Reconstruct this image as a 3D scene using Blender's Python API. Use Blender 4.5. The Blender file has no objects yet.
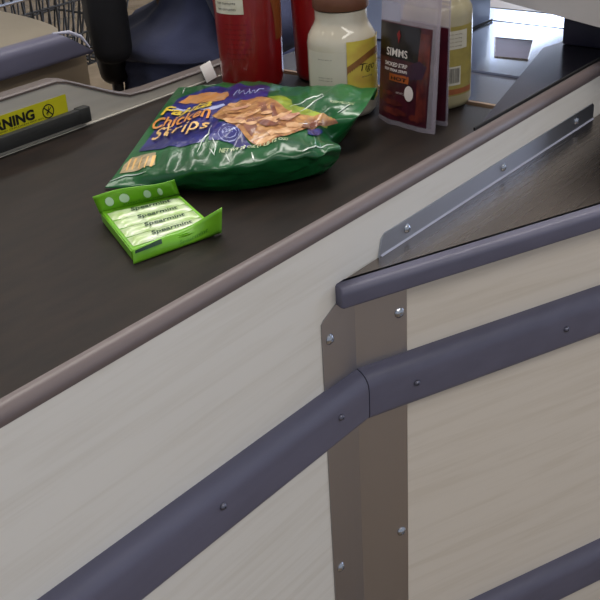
import bpy, bmesh, math, random
from mathutils import Vector, Matrix, noise
from mathutils.bvhtree import BVHTree
random.seed(7)
C = bpy.context.scene.collection
H = 0.85                      # height of the conveyor belt above the floor
DEG = math.pi/180

# ------------------------------------------------------------------ camera
F = 1000.0                    # focal length in pixels of the 600 px frame
def nrm(v): return v.normalized()
_down = nrm(Vector((117, 1850, F)))
_X = Vector((935, -590, F)); _X = nrm(_X - _X.dot(_down)*_down)
_Z = -_down
_Y = _Z.cross(_X)
CAM = Vector((-0.9815519, -0.74710226, 0.41035846 + H))
RIGHT = Vector((_X[0], _Y[0], _Z[0])); DOWN = Vector((_X[1], _Y[1], _Z[1])); FWD = Vector((_X[2], _Y[2], _Z[2]))
def ray(x, y): return nrm(RIGHT*((x-300)/F) + DOWN*((y-300)/F) + FWD)
def on_z(x, y, z=0.0):        # point of the place at height z over the belt
    r = ray(x, y); t = (z + H - CAM.z)/r.z; return CAM + r*t
def on_y(x, y, Y):
    r = ray(x, y); t = (Y - CAM.y)/r.y; return CAM + r*t
cd = bpy.data.cameras.new('camera'); cam = bpy.data.objects.new('camera', cd); C.objects.link(cam)
cd.sensor_width = 36; cd.lens = 36*F/600; cd.clip_start = .02
m = Matrix((RIGHT, -DOWN, -FWD)).transposed().to_4x4(); m.translation = CAM
cam.matrix_world = m
bpy.context.scene.camera = cam

# ------------------------------------------------------------------ materials
def lin(c):
    return tuple((v/12.92 if v <= .04045 else ((v+.055)/1.055)**2.4) for v in c)
def rgb(h): return lin(tuple(int(h[i:i+2], 16)/255 for i in (0, 2, 4)))
def mat(name, col, rough=.5, metal=0, spec=.5, trans=0, alpha=1, coat=0, noise_amt=0, nscale=(40, 40, 40), bump=0, bscale=60, col2=None,
        emit=0, aniso=0, ior=1.45, detail=4, bdist=.002, sheen=0):
    m = bpy.data.materials.new(name); m.use_nodes = True
    nt = m.node_tree; b = nt.nodes['Principled BSDF']
    if isinstance(col, str): col = rgb(col)
    if isinstance(col2, str): col2 = rgb(col2)
    b.inputs['Base Color'].default_value = (*col, 1); b.inputs['Roughness'].default_value = rough
    b.inputs['Metallic'].default_value = metal; b.inputs['Specular IOR Level'].default_value = spec
    b.inputs['Transmission Weight'].default_value = trans; b.inputs['Alpha'].default_value = alpha
    b.inputs['Coat Weight'].default_value = coat; b.inputs['Coat Roughness'].default_value = .08
    b.inputs['IOR'].default_value = ior; b.inputs['Anisotropic'].default_value = aniso
    b.inputs['Sheen Weight'].default_value = sheen
    if emit:
        b.inputs['Emission Color'].default_value = (*col, 1); b.inputs['Emission Strength'].default_value = emit
    tc = nt.nodes.new('ShaderNodeTexCoord')
    if col2 is not None or noise_amt:
        mp = nt.nodes.new('ShaderNodeMapping'); mp.inputs['Scale'].default_value = nscale
        nz = nt.nodes.new('ShaderNodeTexNoise'); nz.inputs['Scale'].default_value = 1; nz.inputs['Detail'].default_value = detail
        rp = nt.nodes.new('ShaderNodeValToRGB'); rp.color_ramp.elements[0].position = .35; rp.color_ramp.elements[1].position = .65
        c2 = col2 if col2 is not None else tuple(v*(1-noise_amt) for v in col)
        rp.color_ramp.elements[0].color = (*c2, 1); rp.color_ramp.elements[1].color = (*col, 1)
        nt.links.new(tc.outputs['Object'], mp.inputs['Vector']); nt.links.new(mp.outputs['Vector'], nz.inputs['Vector'])
        nt.links.new(nz.outputs['Fac'], rp.inputs['Fac']); nt.links.new(rp.outputs['Color'], b.inputs['Base Color'])
    if bump:
        n2 = nt.nodes.new('ShaderNodeTexNoise'); n2.inputs['Scale'].default_value = bscale; n2.inputs['Detail'].default_value = 3
        bp = nt.nodes.new('ShaderNodeBump'); bp.inputs['Strength'].default_value = bump; bp.inputs['Distance'].default_value = bdist
        nt.links.new(tc.outputs['Object'], n2.inputs['Vector']); nt.links.new(n2.outputs['Fac'], bp.inputs['Height'])
        nt.links.new(bp.outputs['Normal'], b.inputs['Normal'])
        if coat: nt.links.new(bp.outputs['Normal'], b.inputs['Coat Normal'])
    return m

def wood(name, rot, light, dark):
    """pale maple laminate: broad soft figure and fine long grain lines"""
    m = bpy.data.materials.new(name); m.use_nodes = True; nt = m.node_tree; b = nt.nodes['Principled BSDF']
    tc = nt.nodes.new('ShaderNodeTexCoord'); mp = nt.nodes.new('ShaderNodeMapping'); mp.vector_type = 'POINT'
    mp.inputs['Rotation'].default_value = (0, 0, rot)
    sc = nt.nodes.new('ShaderNodeMapping'); sc.inputs['Scale'].default_value = (4, 4, 60)
    sc.inputs['Rotation'].default_value = (0, .07, 0)
    nt.links.new(tc.outputs['Object'], mp.inputs[0]); nt.links.new(mp.outputs[0], sc.inputs[0])
    n1 = nt.nodes.new('ShaderNodeTexNoise'); n1.inputs['Scale'].default_value = 1.0; n1.inputs['Detail'].default_value = 5; n1.inputs['Distortion'].default_value = .9
    sc2 = nt.nodes.new('ShaderNodeMapping'); sc2.inputs['Scale'].default_value = (9, 9, 260)
    sc2.inputs['Rotation'].default_value = (0, .05, 0)
    n2 = nt.nodes.new('ShaderNodeTexNoise'); n2.inputs['Scale'].default_value = 1; n2.inputs['Detail'].default_value = 6
    nt.links.new(sc.outputs[0], n1.inputs['Vector']); nt.links.new(mp.outputs[0], sc2.inputs[0]); nt.links.new(sc2.outputs[0], n2.inputs['Vector'])
    mx = nt.nodes.new('ShaderNodeMath'); mx.operation = 'MULTIPLY_ADD'; mx.inputs[1].default_value = .35
    nt.links.new(n2.outputs['Fac'], mx.inputs[0]); nt.links.new(n1.outputs['Fac'], mx.inputs[2])
    rp = nt.nodes.new('ShaderNodeValToRGB'); e = rp.color_ramp.elements
    e[0].position = .42; e[0].color = (*rgb(dark), 1); e[1].position = .72; e[1].color = (*rgb(light), 1)
    nt.links.new(mx.outputs[0], rp.inputs['Fac']); nt.links.new(rp.outputs['Color'], b.inputs['Base Color'])
    b.inputs['Roughness'].default_value = .42; b.inputs['Specular IOR Level'].default_value = .35
    return m

def steel(name, col, rough, stretch, amt=.12):
    m = bpy.data.materials.new(name); m.use_nodes = True; nt = m.node_tree; b = nt.nodes['Principled BSDF']
    b.inputs['Metallic'].default_value = 1; b.inputs['Base Color'].default_value = (*rgb(col), 1)
    tc = nt.nodes.new('ShaderNodeTexCoord'); mp = nt.nodes.new('ShaderNodeMapping'); mp.inputs['Scale'].default_value = stretch
    n = nt.nodes.new('ShaderNodeTexNoise'); n.inputs['Scale'].default_value = 1; n.inputs['Detail'].default_value = 5
    nt.links.new(tc.outputs['Object'], mp.inputs[0]); nt.links.new(mp.outputs[0], n.inputs['Vector'])
    mr = nt.nodes.new('ShaderNodeMapRange'); mr.inputs['To Min'].default_value = rough-amt; mr.inputs['To Max'].default_value = rough+amt
    nt.links.new(n.outputs['Fac'], mr.inputs['Value']); nt.links.new(mr.outputs[0], b.inputs['Roughness'])
    return m

M = {}
M['maple'] = wood('maple_laminate', 0, 'DAD6D0', 'D1CCC4')  # cooler than the turned panel; the light's tint is put into the colour
M['maple_turned'] = wood('maple_laminate_turned', 23*DEG, 'D8CFC4', 'CFC5B8')
M['belt'] = mat('belt_rubber', '261E1A', .5, spec=.22, col2='1C1715', nscale=(18, 60, 18), bump=.15, bscale=900, bdist=.0005)
M['trim'] = mat('taupe_trim', '685D5D', .38, noise_amt=.12, nscale=(6, 50, 50))
M['trimdark'] = mat('brown_grey_band', '5C524F', .4, noise_amt=.12, nscale=(6, 50, 50))
M['bumper'] = mat('grey_bumper', '5E5D70', .42, noise_amt=.1, nscale=(9, 60, 60), spec=.4)
M['gap'] = mat('dark_gap', '141314', .7)
M['steel'] = steel('brushed_steel', '8E857E', .27, (2, 160, 160), .04)
M['plate'] = steel('plate_steel', 'AEABAF', .42, (160, 160, 2), .05)
M['flange'] = steel('flange_steel', 'B4B8C2', .36, (2, 160, 160), .04)
M['bedsteel'] = steel('scanner_steel', 'C4CAD6', .2, (3, 90, 90), .03)
M['screw'] = mat('screw_metal', 'B5B8C0', .25, metal=1, noise_amt=.2, nscale=(500, 500, 500))
M['rivet'] = mat('rivet_grey', '6A6A78', .3, metal=.7, noise_amt=.2, nscale=(500, 500, 500))
M['rear'] = mat('rear_panel_grey', 'C4BFB6', .4, noise_amt=.12, nscale=(5, 30, 60))
M['channel'] = mat('dark_channel', '2F3030', .45, noise_amt=.15, nscale=(30, 80, 80))
M['yellow'] = mat('yellow_vinyl', 'C4BE1C', .4, noise_amt=.06)
M['ink'] = mat('black_ink', '101010', .5, noise_amt=.2)
M['black'] = mat('black_upholstery', '101016', .75, noise_amt=.25, bump=.2, bscale=300)
M['blackp'] = mat('black_plastic', '1B1718', .4, noise_amt=.15)
M['navy'] = mat('navy_cotton', '41455F', .9, col2='343850', nscale=(9, 9, 14), bump=.5, bscale=420, bdist=.001, spec=.15, sheen=.15)
M['denim'] = mat('blue_denim', '4C516C', .9, col2='40455E', nscale=(14, 14, 30), bump=.4, bscale=700, bdist=.001, spec=.15)
M['skin'] = mat('skin', 'B98A6C', .55, noise_amt=.08, nscale=(30, 30, 30))
M['hair'] = mat('hair_brown', '2E2018', .6, noise_amt=.3, nscale=(120, 120, 10))
M['eye'] = mat('eye_white', 'E6E2DC', .25, noise_amt=.03)
M['lip'] = mat('lip_tone', '9A5C50', .5, noise_amt=.05)
M['sole'] = mat('shoe_black', '1A1A1C', .5, noise_amt=.1)
M['cream'] = mat('cream_counter', '766D5E', .45, noise_amt=.08, nscale=(14, 14, 14))
M['taupe'] = mat('tan_cabinet', '80725F', .45, noise_amt=.1, nscale=(5, 5, 40))
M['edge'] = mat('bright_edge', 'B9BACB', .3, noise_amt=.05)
M['teal'] = mat('teal_plastic', '4A8A94', .4, noise_amt=.1)
M['tagwhite'] = mat('tag_white', 'EDEBE8', .45, noise_amt=.02)
M['wire'] = mat('zinc_wire', '3A3A3C', .4, metal=.5, noise_amt=.2, nscale=(60, 60, 60))
M['tube'] = mat('chrome_tube', 'A9ABB4', .25, metal=1, noise_amt=.1, nscale=(60, 60, 60))
M['floor'] = mat('floor_tiles', '8A7862', .2, col2='75654F', nscale=(6, 6, 6))
M['wall'] = mat('wall_paint', 'B3AA9C', .8, noise_amt=.06, nscale=(3, 3, 3))
M['ceil'] = mat('ceiling_tile', 'C9C6C0', .9, noise_amt=.06, nscale=(12, 12, 12))
M['frame'] = mat('window_frame_grey', '55565A', .4, metal=.6, noise_amt=.1)
M['day'] = mat('daylit_glass', 'C8D6F2', .1, emit=6.0, noise_amt=0)
M['dim_day'] = mat('dim_daylit_glass', 'B4C4EE', .1, emit=3.0)  # dimmer glow, set for the pale bluish reflection in the scanner bed
M['tubeglow'] = mat('light_diffuser', 'FFF6E6', .4, emit=4.5)
M['greybox'] = mat('light_grey_shell', 'B2AEAC', .5, noise_amt=.05, nscale=(8, 8, 8))
M['post'] = mat('dark_post', '232334', .35, noise_amt=.2, nscale=(10, 60, 10))
M['bluegrey'] = mat('blue_grey_shell', '8490AC', .4, noise_amt=.1, nscale=(9, 9, 9))
M['glass'] = mat('scanner_glass', '6A6478', .5, spec=.25, noise_amt=.1)
M['lip_brown'] = mat('tan_lip', '8B7460', .4, noise_amt=.1)
M['white'] = mat('white_plastic', 'D9D6D2', .4, noise_amt=.04)
M['rust'] = mat('brown_lid', '68402E', .45, noise_amt=.12, nscale=(60, 60, 60))
M['mayo'] = mat('cream_dressing', 'BEB5A3', .34, noise_amt=.05, nscale=(30, 30, 30), coat=1)
M['mayolabel'] = mat('clear_back_label', 'C4BBAC', .5, noise_amt=.03)
M['ylabel'] = mat('golden_label', 'CDBB4A', .45, col2='BE9E44', nscale=(30, 30, 55), detail=2)
M['brownink'] = mat('brown_print', '8A5A2C', .5, noise_amt=.3, nscale=(80, 80, 80))
M['greyink'] = mat('grey_print', '5E5A55', .5, noise_amt=.2)
M['red'] = mat('red_sauce', '8E0F14', .32, col2='760B11', nscale=(12, 12, 9), coat=.5)
M['redink'] = mat('dark_red_print', '560A10', .5, noise_amt=.2)
M['paper'] = mat('pale_paper_label', 'D6D2C0', .5, col2='C2BEA8', nscale=(50, 50, 90))
M['orange'] = mat('amber_print', '8A4A20', .45, noise_amt=.25, nscale=(60, 60, 30))
M['redcap'] = mat('red_cap', '7A1014', .4, noise_amt=.1)
M['mustard'] = mat('pale_mustard_dressing', '9A9070', .35, noise_amt=.08, nscale=(30, 30, 30), coat=.6)
M['mlabel'] = mat('mustard_label', '91823C', .5, col2='7E7034', nscale=(20, 20, 60))
M['mwhite'] = mat('white_text_box', 'B4AE9E', .5, noise_amt=.04)
M['jerky'] = mat('maroon_film', '4E1A26', .3, col2='381420', nscale=(30, 30, 26), coat=.4, bump=.35, bscale=60)
M['jerkyband'] = mat('dark_maroon_band', '16090D', .35, noise_amt=.2, coat=.3, bump=.2, bscale=60)
M['jerkymeat'] = mat('red_brown_meat', '6A2A22', .4, col2='3F151A', nscale=(60, 60, 45), coat=.4)
M['purple'] = mat('purple_print', '3A1C34', .4, noise_amt=.2)
M['jorange'] = mat('orange_print', '9A4A18', .45, noise_amt=.15)
M['jwhite'] = mat('white_print', 'D8CCC8', .45, noise_amt=.05)
M['film'] = mat('clear_film', 'C8BEC8', .2, alpha=.30, noise_amt=.05, nscale=(30, 30, 30), bump=.5, bscale=45)
M['filmedge'] = mat('clear_seal', 'A89EAA', .22, alpha=.38, noise_amt=.05, bump=.4, bscale=60)
def bagmat(n, c, c2=None, sc=(40, 40, 40), r=.28): return mat(n, c, r, col2=c2, noise_amt=.15, nscale=sc, coat=.3, bump=.28, bscale=30, bdist=.006, detail=5)
M['bag'] = bagmat('green_film', '0F5E2C', '0A4622', (14, 14, 14))
M['bagblue'] = bagmat('blue_film', '24267A', '1C1C58', (30, 30, 30))
M['bagpale'] = bagmat('pale_blue_line', 'A9B0D8')
M['chicken'] = bagmat('grilled_chicken_print', 'C09058', '7E4C30', (90, 90, 90))
M['chicken2'] = bagmat('char_mark_print', '6A3C2C', '8A5A48', (90, 90, 90))
M['onion'] = bagmat('pale_strip_print', 'DDB68C', 'C08C60', (90, 90, 90))
M['pinkish'] = bagmat('pink_brown_print', 'A8705A', 'D0A488', (110, 110, 110))
M['lettuce'] = bagmat('lettuce_print', '98A838', '6E8428', (70, 70, 70))
M['bunorange'] = bagmat('orange_print_film', 'C58A50', 'B0743C', (50, 50, 50))
M['bagyel'] = bagmat('yellow_letter_film', 'E0C23A')
M['bagora'] = bagmat('orange_letter_film', 'DE9448')
M['bagcream'] = bagmat('cream_letter_film', 'E8BC74')
M['bagtext'] = bagmat('pale_green_letter_film', 'B9C69A')
M['stripes'] = bagmat('tan_stripe_print', 'B9A888', '8C7A5A', (120, 120, 120))
M['glint'] = mat('crease_highlight', 'D8E4DA', .12, spec=.9, noise_amt=.03, coat=1)
M['lime'] = mat('lime_card', '74B424', .35, col2='62A01E', nscale=(30, 30, 30), coat=.35)
M['limedark'] = mat('dark_lime_card', '4C8A1C', .4, noise_amt=.1)
M['gumpaper'] = mat('white_wrapper', 'D5DFC4', .28, col2='A8C47C', nscale=(50, 50, 120), coat=.5, bump=.4, bscale=90)
M['gumink'] = mat('dark_green_print', '1F3F2C', .5, noise_amt=.2)
M['flap_shine'] = mat('painted_shine', 'CFE6D2', .15, noise_amt=.05, coat=.8)

# ------------------------------------------------------------------ object helpers
def tag(o, label=None, cat=None, group=None, kind=None):
    if label: o['label'] = label
    if cat: o['category'] = cat
    if group: o['group'] = group
    if kind: o['kind'] = kind
    return o
def origin(o):
    v = Vector(o.location)
    while o.parent: o = o.parent; v += o.location
    return v
def thing(name, loc, label, cat, group=None):
    o = bpy.data.objects.new(name, None); C.objects.link(o); o.location = loc; o.empty_display_size = .05
    return tag(o, label, cat, group)
def obj(name, bm, mt, parent=None, smooth=True, angle=35, label=None):
    """link a bmesh given in place coordinates as ONE mesh object"""
    me = bpy.data.meshes.new(name)
    bmesh.ops.recalc_face_normals(bm, faces=bm.faces)
    if parent is not None: bmesh.ops.translate(bm, verts=bm.verts, vec=-origin(parent))
    bm.to_mesh(me); bm.free()
    if mt is not None: me.materials.append(mt)
    o = bpy.data.objects.new(name, me); C.objects.link(o)
    if parent is not None: o.parent = parent
    if smooth:
        for p in me.polygons: p.use_smooth = True
        try: me.set_sharp_from_angle(angle=angle*DEG)
        except Exception: pass
    if label: o['label'] = label
    return o
def struct(name, bm, mt):
    o = obj(name, bm, mt, smooth=False); o['kind'] = 'structure'; return o
def bx(bm, x0, x1, y0, y1, z0, z1, bev=0, seg=2, frame=None):
    vs = [bm.verts.new((x, y, z)) for x in (x0, x1) for y in (y0, y1) for z in (z0, z1)]
    fs = [bm.faces.new([vs[i] for i in q]) for q in ((0, 1, 3, 2), (4, 6, 7, 5), (0, 4, 5, 1), (2, 3, 7, 6), (0, 2, 6, 4), (1, 5, 7, 3))]
    bmesh.ops.recalc_face_normals(bm, faces=fs)
    if bev:
        es = list({e for f in fs for e in f.edges})
        r = bmesh.ops.bevel(bm, geom=es, offset=bev, segments=seg, affect='EDGES', profile=.5)
        vs = list({v for f in r['faces'] for v in f.verts} | {v for v in vs if v.is_valid})
    if frame is not None: bmesh.ops.transform(bm, matrix=frame, verts=[v for v in vs if v.is_valid])
    return bm
def box(*a, **k):
    bm = bmesh.new(); return bx(bm, *a, **k)
def extrude_poly(pts, z0, z1, bev=0, bm=None):
    bm = bm or bmesh.new()
    lo = [bm.verts.new((p[0], p[1], z0)) for p in pts]; hi = [bm.verts.new((p[0], p[1], z1)) for p in pts]
    n = len(pts); bm.faces.new(lo[::-1]); top = bm.faces.new(hi)
    for i in range(n): bm.faces.new((lo[i], lo[(i+1) % n], hi[(i+1) % n], hi[i]))
    if bev: bmesh.ops.bevel(bm, geom=list(top.edges), offset=bev, segments=2, affect='EDGES')
    return bm
def prism(profile, stations, bm=None, cap=True):
    """sweep a closed 2-D profile (a, b) through stations (origin, axis_a, axis_b)"""
    bm = bm or bmesh.new(); rows = []
    for o, a, b in stations: rows.append([bm.verts.new(Vector(o) + Vector(a)*p[0] + Vector(b)*p[1]) for p in profile])
    n = len(profile)
    for r, s in zip(rows, rows[1:]):
        for i in range(n): bm.faces.new((r[i], r[(i+1) % n], s[(i+1) % n], s[i]))
    if cap: bm.faces.new(rows[0][::-1]); bm.faces.new(rows[-1])
    return bm
def lathe(profile, c, seg=48, bm=None):
    bm = bm or bmesh.new(); rows = []
    for r, z in profile:
        if r <= 1e-6: rows.append([bm.verts.new((c[0], c[1], c[2]+z))])
        else: rows.append([bm.verts.new((c[0]+r*math.cos(2*math.pi*k/seg), c[1]+r*math.sin(2*math.pi*k/seg), c[2]+z)) for k in range(seg)])
    for a, b in zip(rows, rows[1:]):
        for k in range(seg):
            k2 = (k+1) % seg
            if len(a) == 1 and len(b) == 1: continue
            if len(a) == 1: bm.faces.new((a[0], b[k], b[k2]))
            elif len(b) == 1: bm.faces.new((a[k], a[k2], b[0]))
            else: bm.faces.new((a[k], a[k2], b[k2], b[k]))
    return bm
def tube(pts, r, seg=8, bm=None, closed=False):
    bm = bm or bmesh.new(); pts = [Vector(p) for p in pts]; rows = []; n = len(pts)
    for i, p in enumerate(pts):
        t = (pts[(i+1) % n if closed else min(i+1, n-1)] - pts[(i-1) % n if closed else max(i-1, 0)]).normalized()
        a = t.cross(Vector((0, 0, 1)));  a = a.normalized() if a.length > 1e-3 else Vector((1, 0, 0))
        b = t.cross(a); rr = r[i] if isinstance(r, (list, tuple)) else r
        rows.append([bm.verts.new(p + a*rr*math.cos(2*math.pi*k/seg) + b*rr*math.sin(2*math.pi*k/seg)) for k in range(seg)])
    pr = list(zip(rows, rows[1:])) + ([(rows[-1], rows[0])] if closed else [])
    for s, t in pr:
        for k in range(seg): bm.faces.new((s[k], s[(k+1) % seg], t[(k+1) % seg], t[k]))
    if not closed: bm.faces.new(rows[0][::-1]); bm.faces.new(rows[-1])
    return bm
def grid(fn, nu, nv, bm=None, two_sided=0):
    bm = bm or bmesh.new()
    g = [[bm.verts.new(fn(i/nu, j/nv)) for i in range(nu+1)] for j in range(nv+1)]
    for j in range(nv):
        for i in range(nu): bm.faces.new((g[j][i], g[j][i+1], g[j+1][i+1], g[j+1][i]))
    return bm
def text_bm(s, size=1.0, bold=0, shear=0, spacing=1.0):
    """flat letter mesh in the x-y plane; returns (bmesh, width, height) with its lower left corner at 0,0"""
    cu = bpy.data.curves.new('lettering', 'FONT'); cu.body = s; cu.size = size; cu.offset = bold; cu.shear = shear; cu.space_character = spacing
    cu.resolution_u = 3
    o = bpy.data.objects.new('lettering', cu); C.objects.link(o)
    dg = bpy.context.evaluated_depsgraph_get(); ev = o.evaluated_get(dg); me = ev.to_mesh()
    bm = bmesh.new(); bm.from_mesh(me); ev.to_mesh_clear(); bpy.data.objects.remove(o); bpy.data.curves.remove(cu)
    bmesh.ops.triangulate(bm, faces=bm.faces)
    xs = [v.co.x for v in bm.verts]; ys = [v.co.y for v in bm.verts]
    x0, y0 = min(xs), min(ys)
    for v in bm.verts: v.co.x -= x0; v.co.y -= y0
    return bm, max(xs)-x0, max(ys)-y0
def refine(bm, lim):
    for _ in range(4):
        es = [e for e in bm.edges if e.calc_length() > lim]
        if not es: break
        bmesh.ops.subdivide_edges(bm, edges=es, cuts=1); bmesh.ops.triangulate(bm, faces=bm.faces)
def text_on(s, fn, w=None, h=None, lim=None, **k):
    """letters stretched to w x h and carried onto a surface by fn(x, y)"""
    bm, tw, th = text_bm(s, **k)
    sx = w/tw if w else h/th; sy = h/th if h else sx
    for v in bm.verts: v.co.x *= sx; v.co.y *= sy
    if lim: refine(bm, lim)
    for v in bm.verts: v.co = fn(v.co.x, v.co.y)
    return bm
def poly_on(pts, fn, lim):
    bm = bmesh.new(); f = bm.faces.new([bm.verts.new((p[0], p[1], 0)) for p in pts])
    bmesh.ops.triangulate(bm, faces=bm.faces); refine(bm, lim)
    for v in bm.verts: v.co = fn(v.co.x, v.co.y)
    return bm
def merge(dst, src):
    me = bpy.data.meshes.new('t'); src.to_mesh(me); src.free(); dst.from_mesh(me); bpy.data.meshes.remove(me); return dst
def screw(name, parent, p, n, r=.0055, mt=None):
    """domed screw head with a cross slot rim, axis n"""
    n = Vector(n).normalized(); q = n.to_track_quat('Z', 'Y').to_matrix().to_4x4(); q.translation = p
    bm = lathe([(r*1.15, 0), (r*1.15, .0008), (r*.95, .0018), (r*.7, .0030), (r*.38, .0036), (r*.34, .0024), (0, .0024)], (0, 0, 0), 16)
    bmesh.ops.transform(bm, matrix=q, verts=bm.verts)
    return obj(name, bm, mt or M['screw'], parent)

Z = Vector((0, 0, 1)); XA = Vector((1, 0, 0)); YA = Vector((0, 1, 0))

# ------------------------------------------------------------------ the setting
struct('floor', box(-4, 6, -4, 7, -.06, 0), M['floor'])
struct('wall_back', box(-4, 6, 7, 7.15, 0, 3.3), M['wall'])
w = bmesh.new()
bx(w, 6, 6.15, -4, 7.15, 0, .5); bx(w, 6, 6.15, -4, 7.15, 3.15, 3.3); bx(w, 6, 6.15, 4.35, 7.15, .5, 3.15)
struct('wall_right', w, M['wall'])
struct('ceiling', box(-4, 6.15, -4, 7.15, 3.3, 3.4), M['ceil'])
for i, (a, b) in enumerate(((-4, -1.6), (-1.5, .75), (.85, 2.95), (3.05, 4.3))):  # first and last windows are added, unseen, to brighten the steel reflections
    o = bmesh.new()
    bx(o, 5.98, 6.1, a, a+.07, .5, 3.15); bx(o, 5.98, 6.1, b-.07, b, .5, 3.15); bx(o, 5.98, 6.1, a, b, .5, .57); bx(o, 5.98, 6.1, a, b, 3.08, 3.15)
    wf = struct('window_%d' % (i+1), o, M['frame'])
    obj('pane', box(6.05, 6.06, a+.07, b-.07, .57, 3.08), M['day' if i < 3 else 'dim_day'], wf, smooth=False)

for j, y in enumerate((-2.4, .2, 2.6, 5.0)):
    for i, x in enumerate((-2.2, .4, 3.0)):
        t = thing('ceiling_light', (x, y, 3.3), 'long white strip light fixed to the store ceiling', 'ceiling light', 'ceiling strip lights')
        obj('housing', box(x-.65, x+.65, y-.1, y+.1, 3.26, 3.3), M['white'], t, smooth=False)
        obj('diffuser', box(x-.62, x+.62, y-.08, y+.08, 3.235, 3.26), M['tubeglow'], t, smooth=False)
def area(name, loc, rot, sx, sy, e, col=(1, 1, 1)):
    l = bpy.data.lights.new(name, 'AREA'); l.shape = 'RECTANGLE'; l.size = sx; l.size_y = sy; l.energy = e; l.color = col
    o = bpy.data.objects.new(name, l); C.objects.link(o); o.location = loc; o.rotation_euler = rot; return o
area('ceiling_lamp', (.4, .2, 3.2), (0, 0, 0), 3.4, .5, 60, (1, .96, .9))
area('ceiling_lamp', (.4, 2.6, 3.2), (0, 0, 0), 3.4, .5, 40, (1, .96, .9))
area('ceiling_lamp', (-1.2, -2.4, 3.2), (0, 0, 0), 3.4, .5, 40, (1, .96, .9))
area('window_daylight', (5.9, .8, 1.9), (0, 90*DEG, 0), 2.0, 4.4, 90, (.78, .88, 1))
wd = bpy.data.worlds.new('world'); bpy.context.scene.world = wd; wd.use_nodes = True
bg = wd.node_tree.nodes['Background']; bg.inputs[0].default_value = (.80, .88, 1, 1); bg.inputs[1].default_value = .55

# ------------------------------------------------------------------ checkout counter
A = 23*DEG
DR = Vector((math.cos(A), -math.sin(A), 0))      # direction of the splayed right-hand panel
NR = Vector((-math.sin(A), -math.cos(A), 0))     # its outward normal
YP = -.172                                       # face of the straight front panel
B0 = Vector((-.2225, YP, 0))                      # the corner where the panels meet
XL, XR = -1.35, .80
cc = thing('checkout_counter', (-.2, .06, 0), 'long maple supermarket checkout counter with black conveyor belt and grey bumper rails', 'checkout counter')
# belt
bprof = [(XL, H-.03), (XL, H)] + [(.134+.011*math.sin(t*math.pi/8), H-.011+.011*math.cos(t*math.pi/8)) for t in range(0, 9)] + [(.134, H-.03)]
bm = prism([(p[0], p[1]) for p in bprof], [((0, y, 0), XA, Z) for y in (-.1602, .291)])
obj('conveyor_belt', bm, M['belt'], cc, angle=50)
# carcass under the belt
obj('carcass', box(XL, XR, -.160, .282, .10, H-.031), M['taupe'], cc, smooth=False)
obj('plinth', box(XL, XR, -.10, .26, 0, .10), M['gap'], cc, smooth=False)
obj('front_panel', box(XL, XR, YP, -.1612, .08, H-.012), M['maple'], cc, smooth=False)
# splayed panel on the right
def onR(s, off, z): p = B0 + DR*s + NR*off; return Vector((p.x, p.y, z))
def rbox(s0, s1, o0, o1, z0, z1, bev=0):
    fr = Matrix((DR, NR, Z)).transposed().to_4x4(); fr.translation = (B0.x, B0.y, 0)
    return box(s0, s1, o0, o1, z0, z1, bev=bev, frame=fr)
obj('splayed_panel', rbox(.002, .95, -.02, 0, .08, H-.090), M['maple_turned'], cc, smooth=False)
obj('splayed_end_panel', box(.62, .64, -.54, -.175, .08, H-.085), M['maple_turned'], cc, smooth=False)
# edge trim of the belt on the customer side
tp = [(-.1605, -.02), (-.1605, .0004), (-.1612, .0012), (-.163, .0014), (-.166, .0008), (-.1695, -.001), (-.1728, -.0048), (-.1740, -.008), (-.1740, -.0115), (-.1728, -.0142), (-.170, -.015), (-.170, -.02)]
obj('edge_trim', prism([(a, b+H) for a, b in tp], [((x, 0, 0), YA, Z) for x in (XL, XR)]), M['trim'], cc)
# corner plate, bent round the corner
pl = bmesh.new(); th = .0014; ztop, ztip = H-.106, H-.092
L = [(-.281, ztop-.004), (-.276, ztop), (-.245, ztip), (-.2225, ztip)]
def plate_pts(off):
    o = []
    for x, z in [(-.281, .09)] + L: o.append(Vector((x, YP-off, z)))
    o.append(onR(0, off, ztip)); o.append(onR(.068, off, ztip)); o.append(onR(.068, off, .09)); o.append(onR(0, off, .09))
    return o
f_ = plate_pts(th)
v = [pl.verts.new(p) for p in f_]; pl.faces.new((v[0], v[1], v[2], v[3], v[4], v[8])); pl.faces.new((v[4], v[6], v[7], v[8])) if False else pl.faces.new((v[4], v[5], v[6], v[7], v[8]))
bmesh.ops.remove_doubles(pl, verts=pl.verts, dist=.0004)
r = bmesh.ops.extrude_face_region(pl, geom=list(pl.faces)); bmesh.ops.translate(pl, verts=[g for g in r['geom'] if isinstance(g, bmesh.types.BMVert)], vec=(.0004, .0011, 0))
cp = obj('corner_plate', pl, M['plate'], cc, smooth=False, label='tall bent steel plate covering the counter corner')
for x, z in ((-.268, -.133), (-.268, -.455), (-.268, -.70)): screw('screw', cp, (x, YP-th, H+z), (0, -1, 0))
for z in (-.140, -.458, -.70): screw('screw', cp, onR(.058, th, H+z), NR)
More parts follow.
